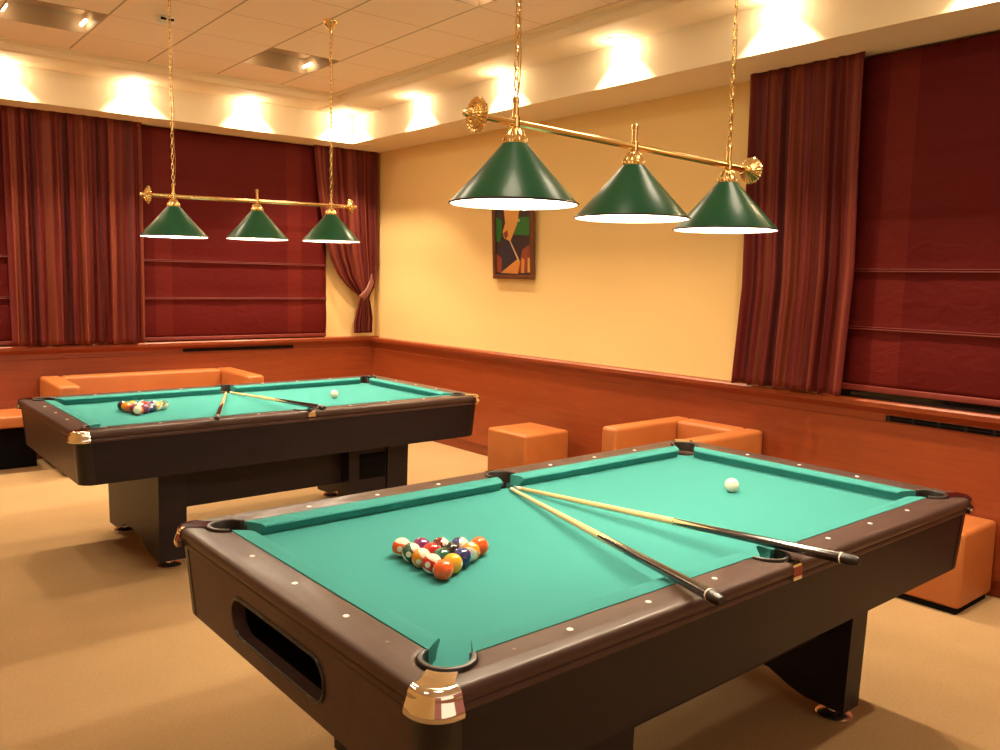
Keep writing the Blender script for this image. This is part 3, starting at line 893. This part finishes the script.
rows_f = [
 [('orange_s', 'orange and white striped ball at the near tip of the rack on the far table')],
 [('maroon', 'solid maroon ball left of the tip ball, far table'), ('purple', 'solid purple ball right of the tip ball, far table')],
 [('orange', 'solid orange ball on the left edge of the far rack'), ('red_s', 'red striped ball in the middle of the far rack'), ('blue', 'solid navy ball on the right edge of the far rack')],
 [('amber', 'solid amber ball on the left edge near the corner of the far rack'), ('purple_s', 'purple striped ball inside the far rack'), ('red', 'solid red ball inside the far rack'), ('yellow_s', 'yellow and white striped ball on the right edge of the far rack')],
 [('black', 'black ball at the left corner of the far rack'), ('yellow', 'solid yellow ball in the back row of the far rack'), ('maroon_s', 'maroon striped ball in the back row of the far rack'), ('blue_s', 'blue striped ball in the back row of the far rack'), ('green_s', 'green and white striped ball at the right corner of the far rack')]]
rack(Tf, (-.718, -.060), 66, rows_f, 'f', 'racked balls on the far table')
cb = new_obj('cue_ball', ball_mesh(M_cue), None); cb.location = Tn(.632, -.008, ZS + RB + .0003)
tag(cb, 'ivory white cue ball alone on the right half of the front table', 'cue ball')
cb = new_obj('cue_ball', cb.data, None); cb.location = Tf(.464, -.045, ZS + RB + .0003)
tag(cb, 'ivory white cue ball alone on the right half of the far table', 'cue ball')

# ------------------------------------------------------------------ cues
def cue(label, tip, butt, group, roll=0):
    tip, butt = Vector(tip), Vector(butt); L = (butt - tip).length; ax = (butt - tip).normalized()
    q = ax.to_track_quat('Z', 'Y')
    r = thing('pool_cue', label, 'pool cue', mw=Matrix.Translation(tip) @ q.to_matrix().to_4x4() @ Matrix.Rotation(roll, 4, 'Z'), group=group)
    rt, rb_ = .0062, .0145
    R = lambda z: rt + (rb_ - rt) * z / L
    j = L * .55
    obj('tip', lathe([(0, 0), (.0045, .0005), (.006, .004), (.006, .012), (0, .012)], segs=16), M_tip, r)
    obj('ferrule', lathe([(0, .0121), (.0062, .0121), (.0064, .032), (0, .032)], segs=16), M_ferrule, r)
    obj('shaft', lathe([(0, .0321), (R(.032), .0321), (R(j), j), (0, j)], segs=20), M_shaft, r)
    obj('joint_ring', lathe([(0, j), (R(j) + .0004, j), (R(j) + .0004, j + .008), (0, j + .008)], segs=20), M_brass, r)
    obj('butt', lathe([(0, j + .008), (R(j), j + .0081), (R(L), L - .05), (0, L - .05)], segs=24), M_butt, r)
    for k in range(4):       # pale and red points let into the butt
        a = k * PI / 2; z0, z1 = j + .009, j + .16
        bm = bmesh.new(); off = .0006
        N = 5; A = []
        for (z, w) in ((z0, .55), (z0 + .04, .36), (z0 + .09, .18), (z1, .02)):
            rr = R(z) + off
            A.append([bm.verts.new((rr * math.cos(a + s * w), rr * math.sin(a + s * w), z)) for s in (-1, -.5, 0, .5, 1)])
        for P, Q in zip(A, A[1:]):
            for i in range(4): bm.faces.new((P[i], P[i + 1], Q[i + 1], Q[i]))
        obj('point_inlay', bm, M_shaft, r)
    obj('butt_ring', lathe([(0, L - .0499), (R(L) + .0005, L - .0499), (R(L) + .0005, L - .046), (0, L - .046)], segs=24), M_ferrule, r)
    obj('bumper', lathe([(0, L - .046), (R(L), L - .0459), (.0142, L - .018), (.010, L - .002), (0, L)], segs=24), M_rubber, r)
gn, gf = 'cues lying on the front table', 'cues lying on the far table'
cue('pool cue on the front table, the lower one, butt left of the side pocket', Tn(-.018, .485, ZS + .0072), Tn(-.455, -.735, .8225), gn, .4)
cue('dark butted pool cue on the front table, the upper one crossing the side pocket', Tn(.008, .487, ZS + .0072), Tn(.046, -.79, .8240), gn, 1.0)
cue('pool cue on the far table pointing at the camera, its butt over the near rail', Tf(-.014, .50, ZS + .0072), Tf(-.575, -.80, .8240), gf, .3)
cue('pool cue on the far table slanting right towards the side plate', Tf(.012, .50, ZS + .0072), Tf(.004, -.78, .8240), gf, 1.2)

# ------------------------------------------------------------------ table lamps
M_bulb = mat('frosted_bulb', (1, 1, 1), emit=(1, .84, .60), emit_s=530)
def table_light(label, loc, rz, tilt):
    r = thing('billiard_light', label, 'hanging light', loc, rz, 'brass three-shade lights over the tables')
    Mx = Matrix.Rotation(PI / 2, 4, 'Y')
    obj('bar', tube([(-.625, 0, .625 * tilt), (.625, 0, -.625 * tilt)], .0105, segs=20), M_brass, r)
    for s in (-1, 1):
        M = Matrix.Translation((s * .612, 0, -s * .612 * tilt)) @ Matrix.Rotation(s * PI / 2, 4, 'Y')
        fin = obj('finial', lathe([(.011, -.018), (.016, -.014), (.043, -.006), (.046, -.001), (.042, .003), (.036, .002), (.035, .007), (.031, .010), (.026, .008), (.025, .014), (.021, .017), (.016, .015), (.013, .022), (0, .024)], M, 96, flute=.035, nfl=24), M_brass, r)
        M2 = M @ Matrix.Translation((0, 0, .022))
        obj('knob', lathe([(0, 0), (.008, 0), (.010, .008), (.009, .016), (.005, .022), (0, .023)], M2, 20), M_brass, fin)
    for k, x in enumerate((-.478, 0, .478)):
        st = obj('stem', lathe([(0, -.03), (.007, -.03), (.007, -.014), (.0125, -.012), (.0125, .014), (.0085, .017), (.0085, .052), (.010, .054), (.010, .064), (.007, .068), (0, .070)], Matrix.Translation((x, 0, -x * tilt)), 20), M_brass, r)
        obj('collar', lathe([(0, -.016), (.014, -.016), (.020, -.020), (.026, -.034), (.032, -.042), (.033, -.056), (.031, -.058), (0, -.058)], Matrix.Translation((x, 0, -x * tilt)), 120, flute=.07, nfl=20), M_brass, r)
        zt, zb, rt, rb = -.056, -.216, .034, .177
        sh = obj('shade', lathe([(.0, zt + .001), (rt, zt), (rt + .45 * (rb - rt), zt + .46 * (zb - zt)), (rb, zb), (rb + .0015, zb - .003)], Matrix.Translation((x, 0, -x * tilt)), 64), M_shade, r)
        obj('lining', lathe([(0, zt - .004), (rt - .003, zt - .004), (rt - .003 + .45 * (rb - rt), zt - .004 + .46 * (zb - zt)), (rb - .003, zb - .003)], Matrix.Translation((x, 0, -x * tilt)), 64), M_lining, sh)
        rim = [(x + (rb + .0006) * math.cos(2 * PI * i / 64), (rb + .0006) * math.sin(2 * PI * i / 64), zb - .001 - x * tilt) for i in range(64)]
        obj('rim', tube(rim, .0028, segs=8, closed=True), M_rim, sh)
        obj('bulb', lathe([(0, -.075), (.014, -.078), (.016, -.105), (.030, -.130), (.036, -.155), (.030, -.178), (.016, -.189), (0, -.192)], Matrix.Translation((x, 0, -x * tilt)), 20), M_bulb, r)
    H = Z_TILE - loc[2]
    for x in (-.478, .478):
        H = Z_TILE - loc[2]
        bm = bmesh.new(); z = .074 - x * tilt; k = 0
        while z < H - .07:
            pts = []
            for i in range(12):
                a = 2 * PI * i / 12
                u, w = .0065 * math.cos(a), (.017 if True else 0) * math.sin(a)
                pts.append((x + (u if k % 2 else 0), (0 if k % 2 else u), z + w))
            add_tube(bm, pts, .0020, segs=5, closed=True); z += .0275; k += 1
        obj('chain', bm, M_brass, r)
        pts = [(x + .011 + .004 * math.sin(i * 1.3 + x), .004 * math.cos(i * .9), .06 + (H - .09) * i / 16) for i in range(17)]
        obj('cord', tube(pts, .0017, segs=6), M_brassd, r)
        obj('ceiling_rose', lathe([(0, H - .075), (.008, H - .074), (.012, H - .05), (.035, H - .025), (.045, H - .006), (.045, H - .0006), (0, H - .0006)], Matrix.Translation((x, 0, 0)), 32), M_brass, r)
    return r
table_light('brass bar light with three green shades over the front table', (.034, 0, 1.926), .0, .022)
table_light('brass bar light with three green shades over the far table', (.064, 2.94, 1.936), .01, -.018)

# ------------------------------------------------------------------ ambient and view
w = bpy.data.worlds.new('world'); sc.world = w; w.use_nodes = True
bg = w.node_tree.nodes['Background']; bg.inputs[0].default_value = (1, .74, .50, 1); bg.inputs[1].default_value = 1.0
# glowing bands invented for the unbuilt hall, for fill and chrome contrast: pale walls above, dark panelling and red curtains, lit carpet below
wt = w.node_tree
def wn(typ, **k):
    n = wt.nodes.new(typ)
    for a, v in k.items(): setattr(n, a, v)
    return n
def wm(op, a, b=None):
    n = wn('ShaderNodeMath', operation=op)
    for i, v in enumerate((a, b)):
        if v is None: continue
        if isinstance(v, (int, float)): n.inputs[i].default_value = v
        else: wt.links.new(v, n.inputs[i])
    return n.outputs[0]
def wx(f, a, b):
    n = wn('ShaderNodeMix', data_type='RGBA'); wt.links.new(f, n.inputs[0])
    for i, v in ((6, a), (7, b)):
        if isinstance(v, tuple): n.inputs[i].default_value = (*v, 1)
        else: wt.links.new(v, n.inputs[i])
    return n.outputs[2]
tc = wn('ShaderNodeTexCoord'); sp = wn('ShaderNodeSeparateXYZ'); wt.links.new(tc.outputs['Generated'], sp.inputs[0])
X, Y, Z = sp.outputs
az = wm('ARCTAN2', Y, X)
cur = wm('GREATER_THAN', wm('SINE', wm('MULTIPLY', az, 5.0)), .35)
upper = wx(cur, (1.45, 1.06, .70), (.42, .13, .08))
ceil = wm('GREATER_THAN', Z, .42)
upper = wx(ceil, upper, (1.25, .95, .66))
low = wx(wm('GREATER_THAN', Z, -.26), (1.15, .86, .58), (.30, .10, .04))
wt.links.new(wx(wm('GREATER_THAN', Z, -.06), low, upper), bg.inputs[0])
vs = sc.view_settings
vs.view_transform = 'Standard'; vs.look = 'None'; vs.gamma = 1; vs.use_curve_mapping = False
vs.exposure = 0.0
